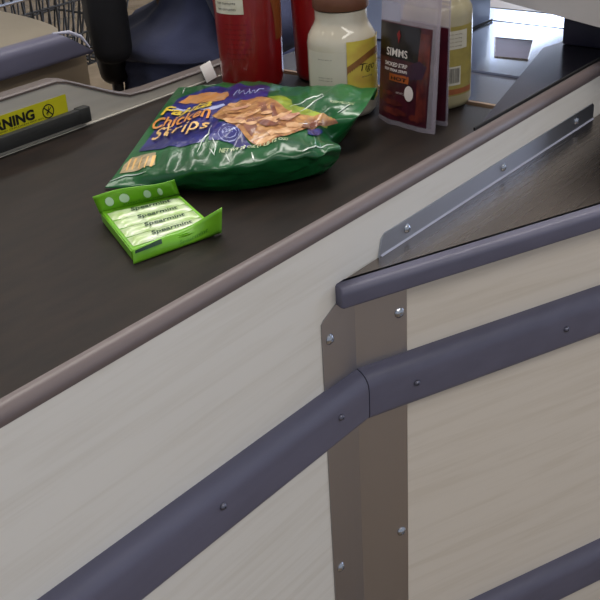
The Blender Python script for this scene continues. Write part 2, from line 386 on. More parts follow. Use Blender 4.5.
# bumper rails: rounded D section
def dprof(d, z0, z1, n=7):
    r = min(d*.95, (z1-z0)*.34); pts = [(0, z0)]
    for k in range(n+1): t = k/n*math.pi/2; pts.append((d-r*.5+r*.5*math.sin(t), z0+r*.5-r*.5*math.cos(t)))
    for k in range(n+1): t = k/n*math.pi/2; pts.append((d-r+r*math.cos(t), z1-r+r*math.sin(t)))
    pts.append((0, z1)); return pts
def rail(z0, z1, zl0, zl1, nm):
    mit = (Vector((0, -1, 0)) + NR).normalized(); mit = mit/(mit.dot(NR))
    g = .0008
    pr_l0 = dprof(.021, zl0, zl1); pr = dprof(.021, z0, z1)
    bl = bmesh.new()
    ra = [bl.verts.new((XL, YP-a, H+b)) for a, b in pr_l0]
    rb = [bl.verts.new(Vector((B0.x-g, YP, H+b)) + mit*a) for a, b in pr]
    n = len(ra)
    for i in range(n): bl.faces.new((ra[i], ra[(i+1) % n], rb[(i+1) % n], rb[i]))
    bl.faces.new(ra[::-1]); bl.faces.new(rb)
    lo = obj('bumper_rail', bl, M['bumper'], cc, angle=50)
    br = bmesh.new()
    ra = [br.verts.new(onR(g, 0, H+b) + mit*a) for a, b in pr]
    rb = [br.verts.new(onR(.95, a, H+b)) for a, b in pr]
    for i in range(n): br.faces.new((ra[i], ra[(i+1) % n], rb[(i+1) % n], rb[i]))
    br.faces.new(ra[::-1]); br.faces.new(rb)
    return lo, obj('bumper_rail', br, M['bumper'], cc, angle=50)
r1l, r1r = rail(-.256, -.194, -.238, -.170, 'upper')
r2l, r2r = rail(-.703, -.636, -.703, -.610, 'lower')
for x, z in ((-.468, -.213), (-.280, -.219), (-.70, -.208), (-.95, -.205)): screw('rivet', r1l, (x, YP-.0212, H+z), (0, -1, 0), .0035, M['rivet'])
for s in (.068, .289, .51): screw('rivet', r1r, onR(s, .0212, H-.226), NR, .0035, M['rivet'])
for s in (.1, .5): screw('rivet', r2r, onR(s, .0212, H-.67), NR, .0035, M['rivet'])

gd = thing('belt_guard', (-.5, .30, H-.25), 'low grey guard rail with stepped top along the far side of the belt', 'belt guard')
# rear guard panel with its stepped top, and its edge band
hp = [(XL, .067), (-.215, .067), (-.200, .063), (-.120, .026), (-.098, .018), (-.06, .0155), (.13, .0155)]
pts = [(XL, -.25)] + hp + [(.13, -.25)]
obj('rear_panel', prism([(a, b+H) for a, b in pts], [((0, y, 0), XA, Z) for y in (.296, .314)]), M['rear'], gd, smooth=False)
band = bmesh.new(); rows = []
for i, (x, z) in enumerate(hp):
    p = Vector((x, 0, z)); a = Vector((hp[max(i-1, 0)][0], 0, hp[max(i-1, 0)][1])); b = Vector((hp[min(i+1, len(hp)-1)][0], 0, hp[min(i+1, len(hp)-1)][1]))
    t = (b-a).normalized(); nn = Vector((-t.z, 0, t.x))
    sec = [(.2935, -.0015), (.2935, .0012), (.296, .003), (.314, .003), (.317, .0012), (.317, -.0015)]
    rows.append([band.verts.new((x+nn.x*q, y, H+z+nn.z*q)) for y, q in sec])
for s, t in zip(rows, rows[1:]):
    for k in range(6): band.faces.new((s[k], s[(k+1) % 6], t[(k+1) % 6], t[k]))
band.faces.new(rows[0][::-1]); band.faces.new(rows[-1])
obj('rear_edge_band', band, M['trimdark'], gd)
obj('rear_gap_strip', box(XL, .13, .2915, .2955, H-.02, H+.0012), M['rear'], gd, smooth=False)
# dark channel in front of the guard panel, closed at its right end
obj('cable_channel', box(XL, -.178, .2835, .2935, H+.0075, H+.0262, bev=.0012), M['channel'], gd)
obj('cable_channel_cap', box(-.195, -.1775, .2828, .2955, H+.0070, H+.0272, bev=.0012), M['channel'], gd)
# yellow warning label
lab = obj('warning_label', box(-.47, -.204, .2950, .2959, H+.020, H+.0485), M['yellow'], gd, smooth=False, label='yellow warning label with black lettering')
fr = lambda ox, oz: (lambda x, y: Vector((ox+x, .2946, H+oz+y)))
obj('lettering', text_on('WARNING', fr(-.351, .0305), w=.0945, h=.0135, bold=.045), M['ink'], lab, smooth=False)
obj('lettering', text_on('KEEP HANDS AND CHILDREN OFF BELT', fr(-.351, .0273), w=.112, h=.0020), M['ink'], lab, smooth=False)
rg = bmesh.new(); cx, cz, R_ = -.235, .0345, .0092
for k in range(28):
    a, b = 2*math.pi*k/28, 2*math.pi*(k+1)/28
    rg.faces.new([rg.verts.new((cx+q*math.cos(t), .2946, H+cz+q*math.sin(t))) for q, t in ((R_, a), (R_, b), (R_-.0015, b), (R_-.0015, a))])
for (dx, dz, ex, ez, w_) in ((-.0062, .0062, .0062, -.0062, .0008), (-.004, -.003, .005, .004, .0006), (-.002, -.005, .002, .006, .0005)):
    d = Vector((ex-dx, 0, ez-dz)).normalized(); n_ = Vector((-d.z, 0, d.x))*w_
    q = [Vector((cx+dx, .2945, H+cz+dz)), Vector((cx+ex, .2945, H+cz+ez))]
    rg.faces.new([rg.verts.new(p) for p in (q[0]+n_, q[1]+n_, q[1]-n_, q[0]-n_)])
obj('prohibition_symbol', rg, M['ink'], lab, smooth=False)

# ------------------------------------------------------------------ packing shelf
ZS = H-.0745
ps = thing('packing_shelf', (.1, -.25, ZS), 'triangular brushed steel packing shelf with grey rounded edge beside the belt', 'shelf')
SE = .95
tipx = -.236
pts = [(tipx, YP-.0012), tuple(onR(-.020, .022, 0))[:2], tuple(onR(SE, .022, 0))[:2], (.62, -.56), (.62, YP-.0012)]
pts = [(tipx, YP-.0012), tuple(onR(-.022, .010, 0))[:2], tuple(onR(.85, .010, 0))[:2], (.62, YP-.0012)]
obj('steel_top', extrude_poly(pts, ZS-.003, ZS), M['steel'], ps, smooth=False)
obj('shelf_core', rbox(.02, .84, -.06, .008, ZS-.028, ZS-.0035), M['gap'], ps, smooth=False)
ep = dprof(.021, -.0242, .0)
st = [(onR(-.028, .006, ZS), NR, Z), (onR(-.026, .006, ZS), NR, Z), (onR(.86, .006, ZS), NR, Z)]
e = prism(ep, st)
for v in e.verts:
    s = (v.co - B0).dot(DR)
    if s < -.0275: v.co = v.co.lerp(onR(-.028, .014, ZS-.0155), .12)
obj('edge_bumper', e, M['bumper'], ps, angle=50)
# upstand flange screwed to the maple panel
flp = [(-.176, 0), (-.170, .020), (-.163, .0245), (.364, .0245), (.369, .020), (.369, 0)]
fl = prism([(a, b+ZS) for a, b in flp], [((0, y, 0), XA, Z) for y in (YP-.0001, YP-.0018)])
fo = obj('upstand_flange', fl, M['flange'], ps, smooth=False)
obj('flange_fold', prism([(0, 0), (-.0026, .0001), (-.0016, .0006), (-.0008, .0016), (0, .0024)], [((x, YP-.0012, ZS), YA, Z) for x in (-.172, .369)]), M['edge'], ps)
for p in ((407, 227), (503, 168), (576, 124)):
    q = on_y(*p, YP-.0018); screw('screw', fo, (q.x, q.y, ZS+.0135), (0, -1, 0), .0048)

# ------------------------------------------------------------------ scanner bed beyond the belt
sb = thing('scanner_bed', (.40, .06, H-.02), 'shiny steel scanner bed with dark glass window beyond belt end', 'scanner')
obj('tan_lip', box(.147, .153, -.1590, .283, H-.02, H+.0008), M['lip_brown'], sb, smooth=False)
obj('steel_plate', box(.155, .262, -.1590, .283, H-.02, H), M['bedsteel'], sb, smooth=False)
obj('cross_bar', box(.2635, .281, -.1590, .283, H-.02, H-.0035), M['rivet'], sb, smooth=False, label='dull grey cross bar')
obj('weigh_plate', box(.2825, .555, -.1590, .283, H-.02, H), M['bedsteel'], sb, smooth=False)
gq = [(.357, -.016), (.364, -.067), (.466, -.023), (.457, .039)]
obj('glass_window', extrude_poly(gq, H-.004, H+.0006), M['glass'], sb, smooth=False)
obj('window_frame', tube([(a, b, H+.0006) for a, b in gq], .0012, 6, closed=True), M['steel'], sb)
obj('far_plate', box(.562, .640, -.1590, .283, H-.02, H), M['bedsteel'], sb, smooth=False)
obj('dark_joint', box(.5555, .5615, -.1590, .283, H-.02, H-.001), M['gap'], sb, smooth=False)
obj('dark_joint', box(.6405, .648, -.1590, .283, H-.02, H), M['gap'], sb, smooth=False)
obj('tan_ledge', box(.6485, .80, -.1590, .283, H-.02, H), M['taupe'], sb, smooth=False)
st_ = thing('scanner_tower', (.44, .19, H), 'blue-grey upright scanner housing standing behind the steel scanner bed', 'scanner')
b = box(.36, .552, .100, .28, H+.0008, H+.20, bev=.006)
obj('housing', b, M['bluegrey'], st_)
obj('vent_seam', box(.39, .53, .0990, .1006, H+.150, H+.153), M['gap'], st_, smooth=False)
obj('foot_seam', box(.358, .554, .098, .10, H+.0006, H+.004), M['gap'], st_, smooth=False)
dp = thing('deflector_plate', (.33, -.13, H), 'dark triangular steel guide plate lying along the front edge trim past the belt', 'guide plate')
tri = [(.066, -.1580), (.424, -.062), (.452, -.070), (.80, -.070), (.80, -.1580)]
obj('plate', extrude_poly([(a, b) for a, b in tri], H+.0012, H+.0042), steel('guide_steel', '6C6A76', .22, (3, 120, 120), .04), dp, smooth=False)
obj('dark_seam', box(.05, .80, -.1604, -.1582, H+.0006, H+.0046), M['gap'], dp, smooth=False)
# terminal housing over the far end
th_ = thing('payment_terminal_stand', (.6, -.15, H), 'light grey terminal housing on dark posts over the end of the counter', 'terminal stand')
obj('post', box(.452, .60, -.145, -.078, H+.0044, H+.060, bev=.003), M['post'], th_)
obj('post', box(.43, .62, -.30, -.178, H-.0735, H+.060, bev=.003), M['post'], th_)
hpl = [(.475, .080), (.328, -.242), (.80, -.46), (.80, .080)]
obj('housing', extrude_poly(hpl, H+.0605, H+.33, bev=.01), M['greybox'], th_, smooth=False)
kp = bmesh.new(); bx(kp, .48, .66, -.32, -.06, H+.3305, H+.345, bev=.004)
obj('keypad', kp, M['blackp'], th_)

# ------------------------------------------------------------------ groceries
def surf_cyl(c, r, a0, z0):
    """x runs round the jar from angle a0 (radians), y runs up from z0"""
    return lambda x, y: Vector((c[0]+r*math.cos(a0+x/r), c[1]+r*math.sin(a0+x/r), c[2]+z0+y))
def cyl_patch(c, r, a0, a1, z0, z1, n=24, bm=None):
    return grid(lambda u, v: Vector((c[0]+r*math.cos(a0+(a1-a0)*u), c[1]+r*math.sin(a0+(a1-a0)*u), c[2]+z0+(z1-z0)*v)), n, 3, bm)
VIEW = math.atan2(CAM.y, CAM.x)
def facing(c): return math.atan2(CAM.y-c[1], CAM.x-c[0])

# white jar of dressing
wj = (.036, .028, H)
t = thing('dressing_jar', wj, 'cream dressing jar with brown lid and golden label standing behind the green bag', 'jar')
R = .0442
body = [(0, .002), (.034, .0), (.040, .003), (R, .010), (R, .094), (.0425, .103), (.038, .111), (.0345, .117), (.033, .122), (.033, .134), (0, .134)]
obj('glass_body', lathe(body, wj, 64), M['mayo'], t, angle=60)
obj('lid', lathe([(.0, .155), (.031, .155), (.0345, .1535), (.0355, .150), (.0355, .137), (.0345, .1355), (.0, .1355)], wj, 64), M['rust'], t)
a = facing(wj)
obj('back_label', cyl_patch(wj, R+.0003, a-1.25, a+.10, .022, .088), M['mayolabel'], t)
gl = obj('front_label', cyl_patch(wj, R+.0005, a+.12, a+1.75, .022, .101), M['ylabel'], t, label='golden yellow paper label')
bd = bmesh.new()
for k in range(24):
    u0, u1 = k/24, (k+1)/24
    def pz(u): return .070+.018*math.sin(u*2.4)
    aa = lambda u: a+.12+1.63*u
    q = [(aa(u0), pz(u0)-.010), (aa(u1), pz(u1)-.008), (aa(u1), pz(u1)), (aa(u0), pz(u0))]
    bd.faces.new([bd.verts.new((wj[0]+(R+.0008)*math.cos(p), wj[1]+(R+.0008)*math.sin(p), H+z)) for p, z in q])
obj('brown_swoosh', bd, M['brownink'], gl)
obj('lettering', text_on('Tigo', surf_cyl(wj, R+.001, a+.50, .060), w=.026, h=.012, shear=.25, lim=.004), M['ink'], gl, smooth=False)
obj('lettering', text_on('dressing', surf_cyl(wj, R+.001, a+.55, .0535), w=.018, h=.003, lim=.004), M['greyink'], gl, smooth=False)
for z in (.078, .055, .0515): obj('small_print', text_on('ingredients soybean oil', surf_cyl(wj, R+.001, a-.75, z), w=.020, h=.0018), M['greyink'], t, smooth=False)

# mustard-labelled jar
mj = (.126, -.058, H)
t = thing('dressing_jar', mj, 'pale dressing jar with mustard label behind the jerky pouches at belt end', 'jar')
R = .0445
body = [(0, .002), (.034, .0), (.041, .003), (R, .010), (R, .118), (.0435, .126), (.039, .134), (.034, .139), (.0325, .143), (.0325, .150), (0, .150)]
obj('glass_body', lathe(body, mj, 64), M['mustard'], t, angle=60)
obj('lid', lathe([(.0, .171), (.031, .171), (.0345, .1695), (.0355, .166), (.0355, .152), (.0, .1505)], mj, 64), M['white'], t)
a = facing(mj)
gl = obj('paper_label', cyl_patch(mj, R+.0004, a-1.7, a+1.3, .020, .108), M['mlabel'], t)
obj('text_panel', cyl_patch(mj, R+.0008, a-.5, a+.95, .080, .103), M['mwhite'], gl)
for k in range(4): obj('small_print', text_on('nutrition facts serving', surf_cyl(mj, R+.0012, a+.02, .083+.0048*k), w=.033, h=.0022, lim=.005), M['greyink'], gl, smooth=False)
bc = bmesh.new()
x = a+.30
cyl = obj('barcode_panel', cyl_patch(mj, R+.0008, x, x+.42, .034, .058), M['mwhite'], gl)
rr = random.Random(3); xx = x+.04
while xx < x+.37:
    wdt = rr.choice((.006, .012, .018)); cyl_patch(mj, R+.0012, xx, xx+wdt, .037, .056, 1, bc); xx += wdt+rr.choice((.01, .016))
obj('barcode', bc, M['greyink'], cyl, smooth=False)
obj('orange_band', cyl_patch(mj, R+.0007, a-1.6, a+1.25, .022, .029), M['orange'], gl)

# red bottles
def red_bottle(c, label, patch):
    t = thing('red_bottle', c, label, 'bottle')
    prof = [(0, .002), (.036, 0), (.0425, .004), (.0445, .012), (.0455, .06), (.0475, .135), (.0470, .150), (.042, .172), (.030, .196), (.019, .212), (.0175, .225), (0, .225)]
    obj('plastic_body', lathe(prof, c, 64), M['red'], t, angle=60)
    obj('cap', lathe([(0, .262), (.017, .262), (.020, .258), (.021, .235), (.021, .227), (0, .2265)], c, 40), M['redcap'], t)
    return t
b1 = on_z(251, 94); rc = (b1.x+.036, b1.y+.027, H)
t = red_bottle(rc, 'red plastic bottle with pale paper label just behind the blue banner of the bag', True)
a = facing(rc)
def rr_at(z): return .0455+.002*(z-.06)/.075+.0005
lb = obj('paper_label', grid(lambda u, v: Vector((rc[0]+rr_at(.111+.05*v)*math.cos(a-1.12+1.0*u), rc[1]+rr_at(.111+.05*v)*math.sin(a-1.12+1.0*u), H+.111+.045*v)), 20, 3), M['paper'], t)
for k in range(3):
    obj('small_print', text_on('net contents', (lambda z: (lambda x, y: Vector((rc[0]+(rr_at(z)+.0005)*math.cos(a-.98+x/.047), rc[1]+(rr_at(z)+.0005)*math.sin(a-.98+x/.047), H+z+y))))(.116+.008*k), w=.03, h=.003, lim=.006), M['greyink'], lb, smooth=False)
obj('amber_panel', grid(lambda u, v: Vector((rc[0]+rr_at(.070+.07*v)*math.cos(a+.66+.6*u-.25*(v-.5)**2+.3*(1-v)), rc[1]+rr_at(.07+.07*v)*math.sin(a+.66+.6*u-.25*(v-.5)**2+.3*(1-v)), H+.070+.075*v)), 12, 12), M['orange'], t)
for k in range(8):
    obj('small_print', text_on('tomato vinegar sugar salt water', (lambda z: (lambda x, y: Vector((rc[0]+(rr_at(z)+.0002)*math.cos(a-.80+x/.047), rc[1]+(rr_at(z)+.0002)*math.sin(a-.80+x/.047), H+z+y))))(.048+.0068*k), w=.030+.006*(k % 3), h=.0026, lim=.006), M['redink'], t, smooth=False)
b2 = on_z(327, 76); rc2 = (b2.x, b2.y, H)
red_bottle(rc2, 'second red bottle, mostly hidden behind the cream dressing jar', False)

# jerky pouches: stand-up zip pouches
def pouch(p0, p1, h, lean, label, detail, thick=.016, u_end=.90):
    p0, p1 = Vector(p0), Vector(p1); ax = (p1-p0); wd_ = ax.length; ax.normalize()
    nn = Vector((ax.y, -ax.x, 0))
    if nn.dot(CAM-p0) < 0: nn = -nn
    t = thing('jerky_pouch', (p0+p1)/2, label, 'pouch')
    up = (Z - nn*lean).normalized()
    def S(u, v, side):
        e = min(u, 1-u)*2; bul = (1-(1-min(1, e*1.6))**2)
        base = thick*(1-v)**.75*bul + .0007
        wob = .0022*noise.noise(Vector((u*5, v*5, 3+side)))*bul
        return p0 + ax*(u*wd_) + up*(v*h) + nn*(side*(base*.5+wob))
    bm = bmesh.new()
    for s in (1, -1): grid(lambda u, v: S(u, v, s), 24, 30, bm)
    # sides and bottom close the pouch
    for v_ in (0,):
        grid(lambda u, w_: S(u, 0, 1).lerp(S(u, 0, -1), w_), 24, 1, bm)
    for u_ in (0, 1): grid(lambda v, w_: S(u_, v, 1).lerp(S(u_, v, -1), w_), 30, 1, bm)
    bmesh.ops.remove_doubles(bm, verts=bm.verts, dist=.00005)
    obj('clear_pouch', bm, M['film'], t, angle=60)
    def inner(u0, u1, v0, v1, off, nu=16, nv=20):
        return grid(lambda u, v: S(u0+(u1-u0)*u, v0+(v1-v0)*v, 1)+nn*off, nu, nv)
    pr = bmesh.new()
    for s in (1, -1): grid(lambda u, v: S(.012+(u_end-.012)*u, .03+.665*v, s)+nn*.0004*s, 18, 20, pr)
    fr_ = obj('printed_front', pr, M['jerky'], t, angle=60)
    obj('zip_strip', inner(.0, 1, .83, .85, .0010, 24, 2), M['filmedge'], t)
    obj('zip_strip', inner(.0, 1, .865, .88, .0010, 24, 2), M['filmedge'], t)
    obj('side_seal', inner(max(.955, u_end+.005), 1, 0, 1, .0006, 2, 30), M['filmedge'], t)
    obj('base_seal', inner(0, 1, 0, .035, .0006, 24, 2), M['filmedge'], t)
    if detail:
        T = lambda ox, oy, off: (lambda x, y: S(ox+x/wd_, oy+y/h, 1)+nn*off)
        obj('dark_band', inner(.015, .72, .46, .690, .0008), M['jerkyband'], fr_)
        obj('meat_window', inner(.72, .885, .08, .66, .0008), M['jerkymeat'], fr_)
        obj('purple_patch', poly_on([(.50*wd_, .33*h), (.80*wd_, .36*h), (.86*wd_, .45*h), (.74*wd_, .48*h), (.56*wd_, .43*h)], T(0, 0, .0010), .006), M['purple'], fr_)
        obj('lettering', text_on('SIMMS', T(.17, .475, .0014), w=.37*wd_, h=.047*h*1.15, lim=.006, bold=.012), M['jwhite'], fr_, smooth=False, label='white brand lettering')
        obj('lettering', text_on('SMOKED STRIP', T(.14, .405, .0014), w=.40*wd_, h=.028*h, lim=.006, bold=.02, shear=.15), M['jwhite'], fr_, smooth=False)
        obj('lettering', text_on('BEEF STEAK STRIPS', T(.14, .372, .0014), w=.40*wd_, h=.018*h, lim=.006, bold=.02), M['jwhite'], fr_, smooth=False)
        obj('flavour_panel', inner(.24, .58, .305, .355, .0010, 8, 3), M['jorange'], fr_)
        obj('lettering', text_on('HOT', T(.28, .315, .0016), w=.26*wd_, h=.025*h, lim=.006, bold=.02), M['jerkyband'], fr_, smooth=False)
        obj('flame_mark', poly_on([(.355*wd_, .60*h), (.33*wd_, .625*h), (.37*wd_, .655*h), (.40*wd_, .62*h), (.385*wd_, .59*h), (.375*wd_, .565*h)], T(0, 0, .0014), .008), M['redcap'], fr_)
        ov = [(.60*wd_+.0075*math.cos(k*math.pi/10), .245*h+.0095*math.sin(k*math.pi/10)) for k in range(20)]
        obj('white_oval', poly_on(ov, T(0, 0, .0014), .006), M['jwhite'], fr_)
        obj('lettering', text_on('NET WT 2.85', T(.38, .225, .0014), w=.17*wd_, h=.014*h, lim=.006), M['jwhite'], fr_, smooth=False)
        for k, (uu, vv, ww, hh) in enumerate(((.10, .07, .50, .05), (.16, .135, .34, .04), (.62, .06, .25, .05), (.12, .20, .2, .03))):
            bl = [(uu*wd_+ww*wd_*.5*(1+math.cos(q*math.pi/7)), vv*h+hh*h*.5*(1+math.sin(q*math.pi/7)*(1+.25*math.sin(q*3)))) for q in range(14)]
            obj('meat_piece_print', poly_on(bl, T(0, 0, .0010), .008), M['jerkymeat'], fr_)
    return t
p0 = on_z(379, 117); p1 = on_z(435, 134)
pouch(p0, p1, .178, .06, 'front maroon jerky pouch with white lettering and clear zip top', True)
p2 = on_z(400, 111.5); p3 = on_z(447.5, 126)
pouch(p2, p3, .172, .02, 'second jerky pouch standing behind the front one, only its edge showing', False, .012, .975)

# small white tag on the rear rail
tb = bmesh.new(); bx(tb, .0435, .066, .2850, .2862, H+.0018, H+.0275, bev=.0005)
bmesh.ops.rotate(tb, verts=tb.verts, cent=(.0545, .285, H+.0018), matrix=Matrix.Rotation(-.16, 3, 'Y') @ Matrix.Rotation(-.3, 3, 'X'))
t = obj('price_tag', tb, M['tagwhite'], None)
t['label'] = 'small blank white tag leaning on the far guard rail left of the red bottle'; t['category'] = 'tag'

# green bag of chicken strips ------------------------------------------------
CT = [  # rows from the rear seam to the front fold: (pixel x, pixel y, height over the belt)
 [(179, 91, .004), (226, 90, .008), (270, 92, .012), (322, 98, .030), (374, 100, .034)],
 [(178, 88, .012), (224, 85, .026), (270, 86, .036), (322, 87.5, .054), (377, 88, .054)],
 [(164, 106, .018), (212, 103, .040), (262, 100, .056), (314, 104, .054), (360, 114, .044)],
 [(144, 134, .020), (192, 133, .042), (246, 132, .054), (302, 128, .050), (331, 137, .022)],
 [(120, 168, .014), (180, 166, .034), (240, 164, .040), (305, 152, .044), (340, 146, .040)],
 [(106, 186, .004), (174, 184, .016), (240, 180, .020), (304, 167, .026), (339, 157, .026)],
 [(105, 188, .001), (172, 190, .002), (240, 190, .002), (302, 178, .008), (333, 165, .014)],
]
CP = [[on_z(*p) for p in r] for r in CT]
def cr(p0, p1, p2, p3, t):
    return .5*((2*p1)+(p2-p0)*t+(2*p0-5*p1+4*p2-p3)*t*t+(3*p1-p0-3*p2+p3)*t**3)
def crl(ps, t):
    n = len(ps)-1; x = min(max(t, 0), 1)*n; i = min(int(x), n-1); f = x-i
    g = lambda k: ps[k] if 0 <= k <= n else (2*ps[0]-ps[1] if k < 0 else 2*ps[n]-ps[n-1])
    return cr(g(i-1), g(i), g(i+1), g(i+2), f)
def bag0(u, v): return crl([crl(r, u) for r in CP], v)
def bagS(u, v, off=0):
    p = bag0(u, v)
    e = min(1, min(u, 1-u)*7)*min(1, min(v, 1-v)*7)
    q = Vector((u*4.2, v*3.4, 1.7))
    lump = noise.noise(q*1.3)*.0055 + noise.noise(q*3.1)*.0028
    crease = -abs(noise.noise(q*1.9+Vector((5, 2, 1))))*.007 + abs(noise.noise(q*4.3+Vector((1, 7, 3))))*-.0028
    p = p + Z*((lump+crease+.003)*e)
    p.z = max(p.z, H+.0012)
    if off:
        d = .01; a_ = bag0(min(u+d, 1), v)-bag0(max(u-d, 0), v); b_ = bag0(u, min(v+d, 1))-bag0(u, max(v-d, 0))
        n_ = b_.cross(a_); n_ = n_.normalized() if n_.length > 1e-9 else Z
        if n_.z < 0: n_ = -n_
        p = p + n_*off
    return p
NU, NV = 88, 72
bm = grid(lambda u, v: bagS(u, v), NU, NV)
def bag_low(u, v):
    p = bagS(u, v); e = min(1, min(u, 1-u)*9)*min(1, min(v, 1-v)*9)
    q = bagS(u, 0).lerp(bagS(u, 1), v)
    q = q.lerp(bagS(0, v).lerp(bagS(1, v), u), .35)
    z = (p.z-H)*(1-e) + .0009*e; p = p.lerp(q, e); p.z = H+max(z, .0009); return p
grid(bag_low, NU, NV, bm); bmesh.ops.remove_doubles(bm, verts=bm.verts, dist=.00005)
bag = thing('frozen_chicken_bag', (-.10, .1, H), 'crumpled green plastic bag of fajita chicken strips lying on the belt', 'food bag')
obj('film_bag', bm, M['bag'], bag, angle=80)
# find (u, v) on the bag for a point seen in the photo, so that prints can be laid out on its surface
_g = [[bagS(i/NU, j/NV) for i in range(NU+1)] for j in range(NV+1)]
_vs = [p for r in _g for p in r]; _fs = []; _k = NU+1
for j in range(NV):
    for i in range(NU): _fs.append((j*_k+i, j*_k+i+1, (j+1)*_k+i+1, (j+1)*_k+i))
_bvh = BVHTree.FromPolygons(_vs, _fs)
def uv(px, py):
    hit = _bvh.ray_cast(CAM, ray(px, py))
    if hit[0] is None:
        hit = _bvh.find_nearest(CAM + ray(px, py)*((_vs[len(_vs)//2]-CAM).length))
    f = _fs[hit[2]]; j, i = divmod(f[0], _k); P = hit[0]
    a_, b_, c_ = _vs[f[0]], _vs[f[1]], _vs[f[3]]
    du = b_-a_; dv = c_-a_
    return ((i+min(max((P-a_).dot(du)/du.length_squared, 0), 1))/NU, (j+min(max((P-a_).dot(dv)/dv.length_squared, 0), 1))/NV)
def bag_patch(name, pix, mt, off, lim=.012):
    return obj(name, poly_on([uv(*p) for p in pix], lambda u, v: bagS(u, v, off), lim), mt, bag, angle=80)
def bag_text(s, px0, px1, px3, mt, off, **k):
    """lettering whose base line runs px0 -> px1 and whose left side runs px0 -> px3"""
    o, a_, b_ = (Vector(uv(*p)) for p in (px0, px1, px3)); a_ -= o; b_ -= o
    bm, tw, th_ = text_bm(s, **k)
    for v in bm.verts: v.co.x /= tw; v.co.y /= th_
    refine(bm, .025)
    for v in bm.verts:
        q = o + a_*v.co.x + b_*v.co.y; v.co = bagS(min(max(q.x, 0), 1), min(max(q.y, 0), 1), off)
    return obj('lettering', bm, mt, bag, smooth=False)
bag_patch('blue_banner', [(178, 99), (196, 92), (228, 88), (270, 87), (267, 97), (240, 100), (226, 106), (222, 116), (212, 128), (204, 142), (178, 147), (138, 152), (150, 136), (163, 117)], M['bagblue'], .0007)
bag_patch('blue_banner', [(214, 123), (228, 122), (240, 128), (252, 146), (244, 150), (232, 144), (216, 140), (208, 140)], M['bagblue'], .0007)
bag_patch('orange_oval', [(178, 103), (190, 96), (210, 92.5), (228, 92), (229, 96), (222, 101), (204, 103), (190, 104)], M['bunorange'], .0011)
bag_patch('pale_outline', [(172, 108), (184, 110), (206, 109), (224, 104), (224, 106), (206, 111), (184, 112), (172, 110)], M['bagpale'], .0011)
bag_patch('lettuce_picture', [(268, 97), (280, 96), (290, 100), (292, 105), (304, 108), (314, 112), (324, 116), (332, 118), (338, 124), (334, 131), (322, 128), (300, 122), (280, 114)], M['lettuce'], .0008)
bag_patch('chicken_picture', [(212, 116), (224, 107), (240, 101), (256, 98), (270, 99), (282, 106), (292, 114), (312, 117), (334, 119), (338, 123), (324, 128), (306, 130), (288, 136), (272, 143), (258, 147), (250, 142), (240, 130), (226, 122)], M['chicken'], .0012)
for pts_ in ([(240, 118), (252, 116), (258, 128), (252, 138), (244, 128)], [(259, 104), (264, 103), (268, 112), (262, 115)], [(270, 106), (274, 106), (278, 116), (273, 118)], [(262, 124), (276, 120), (282, 123), (268, 128)]):
    bag_patch('char_mark', pts_, M['chicken2'], .0016)
for pts_ in ([(268, 133), (290, 127), (318, 122), (322, 124), (296, 131), (272, 137)], [(282, 114), (292, 117), (286, 121), (278, 119)], [(222, 111), (240, 106), (252, 105), (240, 110), (226, 115)], [(254, 142), (268, 138), (278, 137), (270, 142), (258, 146)]):
    bag_patch('pale_strip', pts_, M['onion'], .0016)
_rs = random.Random(11)
for k_ in range(26):
    t_ = _rs.random(); cx_ = 234+80*t_; cy_ = 112+11*t_+_rs.uniform(-8, 13)*(1-.62*t_); L_ = _rs.uniform(6, 13); w_ = _rs.uniform(1.3, 2.8); an_ = -.25+_rs.uniform(-.5, .45)
    bag_patch(_rs.choice(('chicken_strip', 'chicken_strip', 'seared_strip')), [(cx_+L_*math.cos(q*math.pi/7)*math.cos(an_)-w_*math.sin(q*math.pi/7)*math.sin(an_), cy_+L_*math.cos(q*math.pi/7)*math.sin(an_)*.6+w_*math.sin(q*math.pi/7)*math.cos(an_)) for q in range(14)], M[('onion', 'chicken', 'pinkish', 'chicken2', 'onion')[k_ % 5]], .0015+.00004*k_)
bag_patch('striped_panel', [(124, 165), (132, 158), (156, 153), (154, 165), (140, 170), (120, 174)], M['stripes'], .0008)
for k in range(5):
    x_ = 126+6.0*k; bag_patch('panel_line', [(x_+3, 160-1.0*k), (x_+5.0, 159.6-1.0*k), (x_+1.5, 171-1.1*k), (x_-.5, 171.5-1.1*k)], M['bagcream'], .0012)
bag_text('Fajita', (160, 119), (210, 110.5), (164.5, 109.5), M['bagyel'], .0026, bold=.02, shear=.2)
bag_text('Chicken', (151, 131.5), (209, 120), (155.5, 120.5), M['bagora'], .0026, bold=.02, shear=.2)
bag_text('Strips', (151, 145.5), (206, 132.5), (157, 132), M['bagcream'], .0032, bold=.01, shear=.2, spacing=1.12)
bag_patch('letter_stem', [(166.2, 138.5), (168.0, 138.2), (171.2, 125.6), (169.4, 125.8)], M['bagcream'], .0033)
bag_patch('letter_bar', [(166.4, 130.6), (173.6, 128.9), (173.9, 127.7), (166.8, 129.4)], M['bagcream'], .0033)
em = [(228+9.5*math.cos(k*math.pi/12), 133.5+9*math.sin(k*math.pi/12)) for k in range(24)]
def ring(cx, cy, ax_, ay_, name, mt, off): bag_patch(name, [(cx+ax_*math.cos(k*math.pi/12), cy+ay_*math.sin(k*math.pi/12)) for k in range(24)], mt, off)
ring(228.5, 133, 10.8, 9.2, 'round_emblem', M['bagpale'], .0011); ring(228.5, 133, 10.0, 8.4, 'round_emblem', M['bagblue'], .0014)
ring(229, 133, 7.2, 5.6, 'round_emblem', M['bagpale'], .0016); ring(229, 133, 6.6, 5.1, 'round_emblem', M['bagblue'], .0018)
bag_text('25g', (224.5, 135), (234, 134), (225.5, 130), M['bagpale'], .0022, bold=.02)
ring(315, 133, 7.5, 3.6, 'round_emblem', M['bagblue'], .0012)
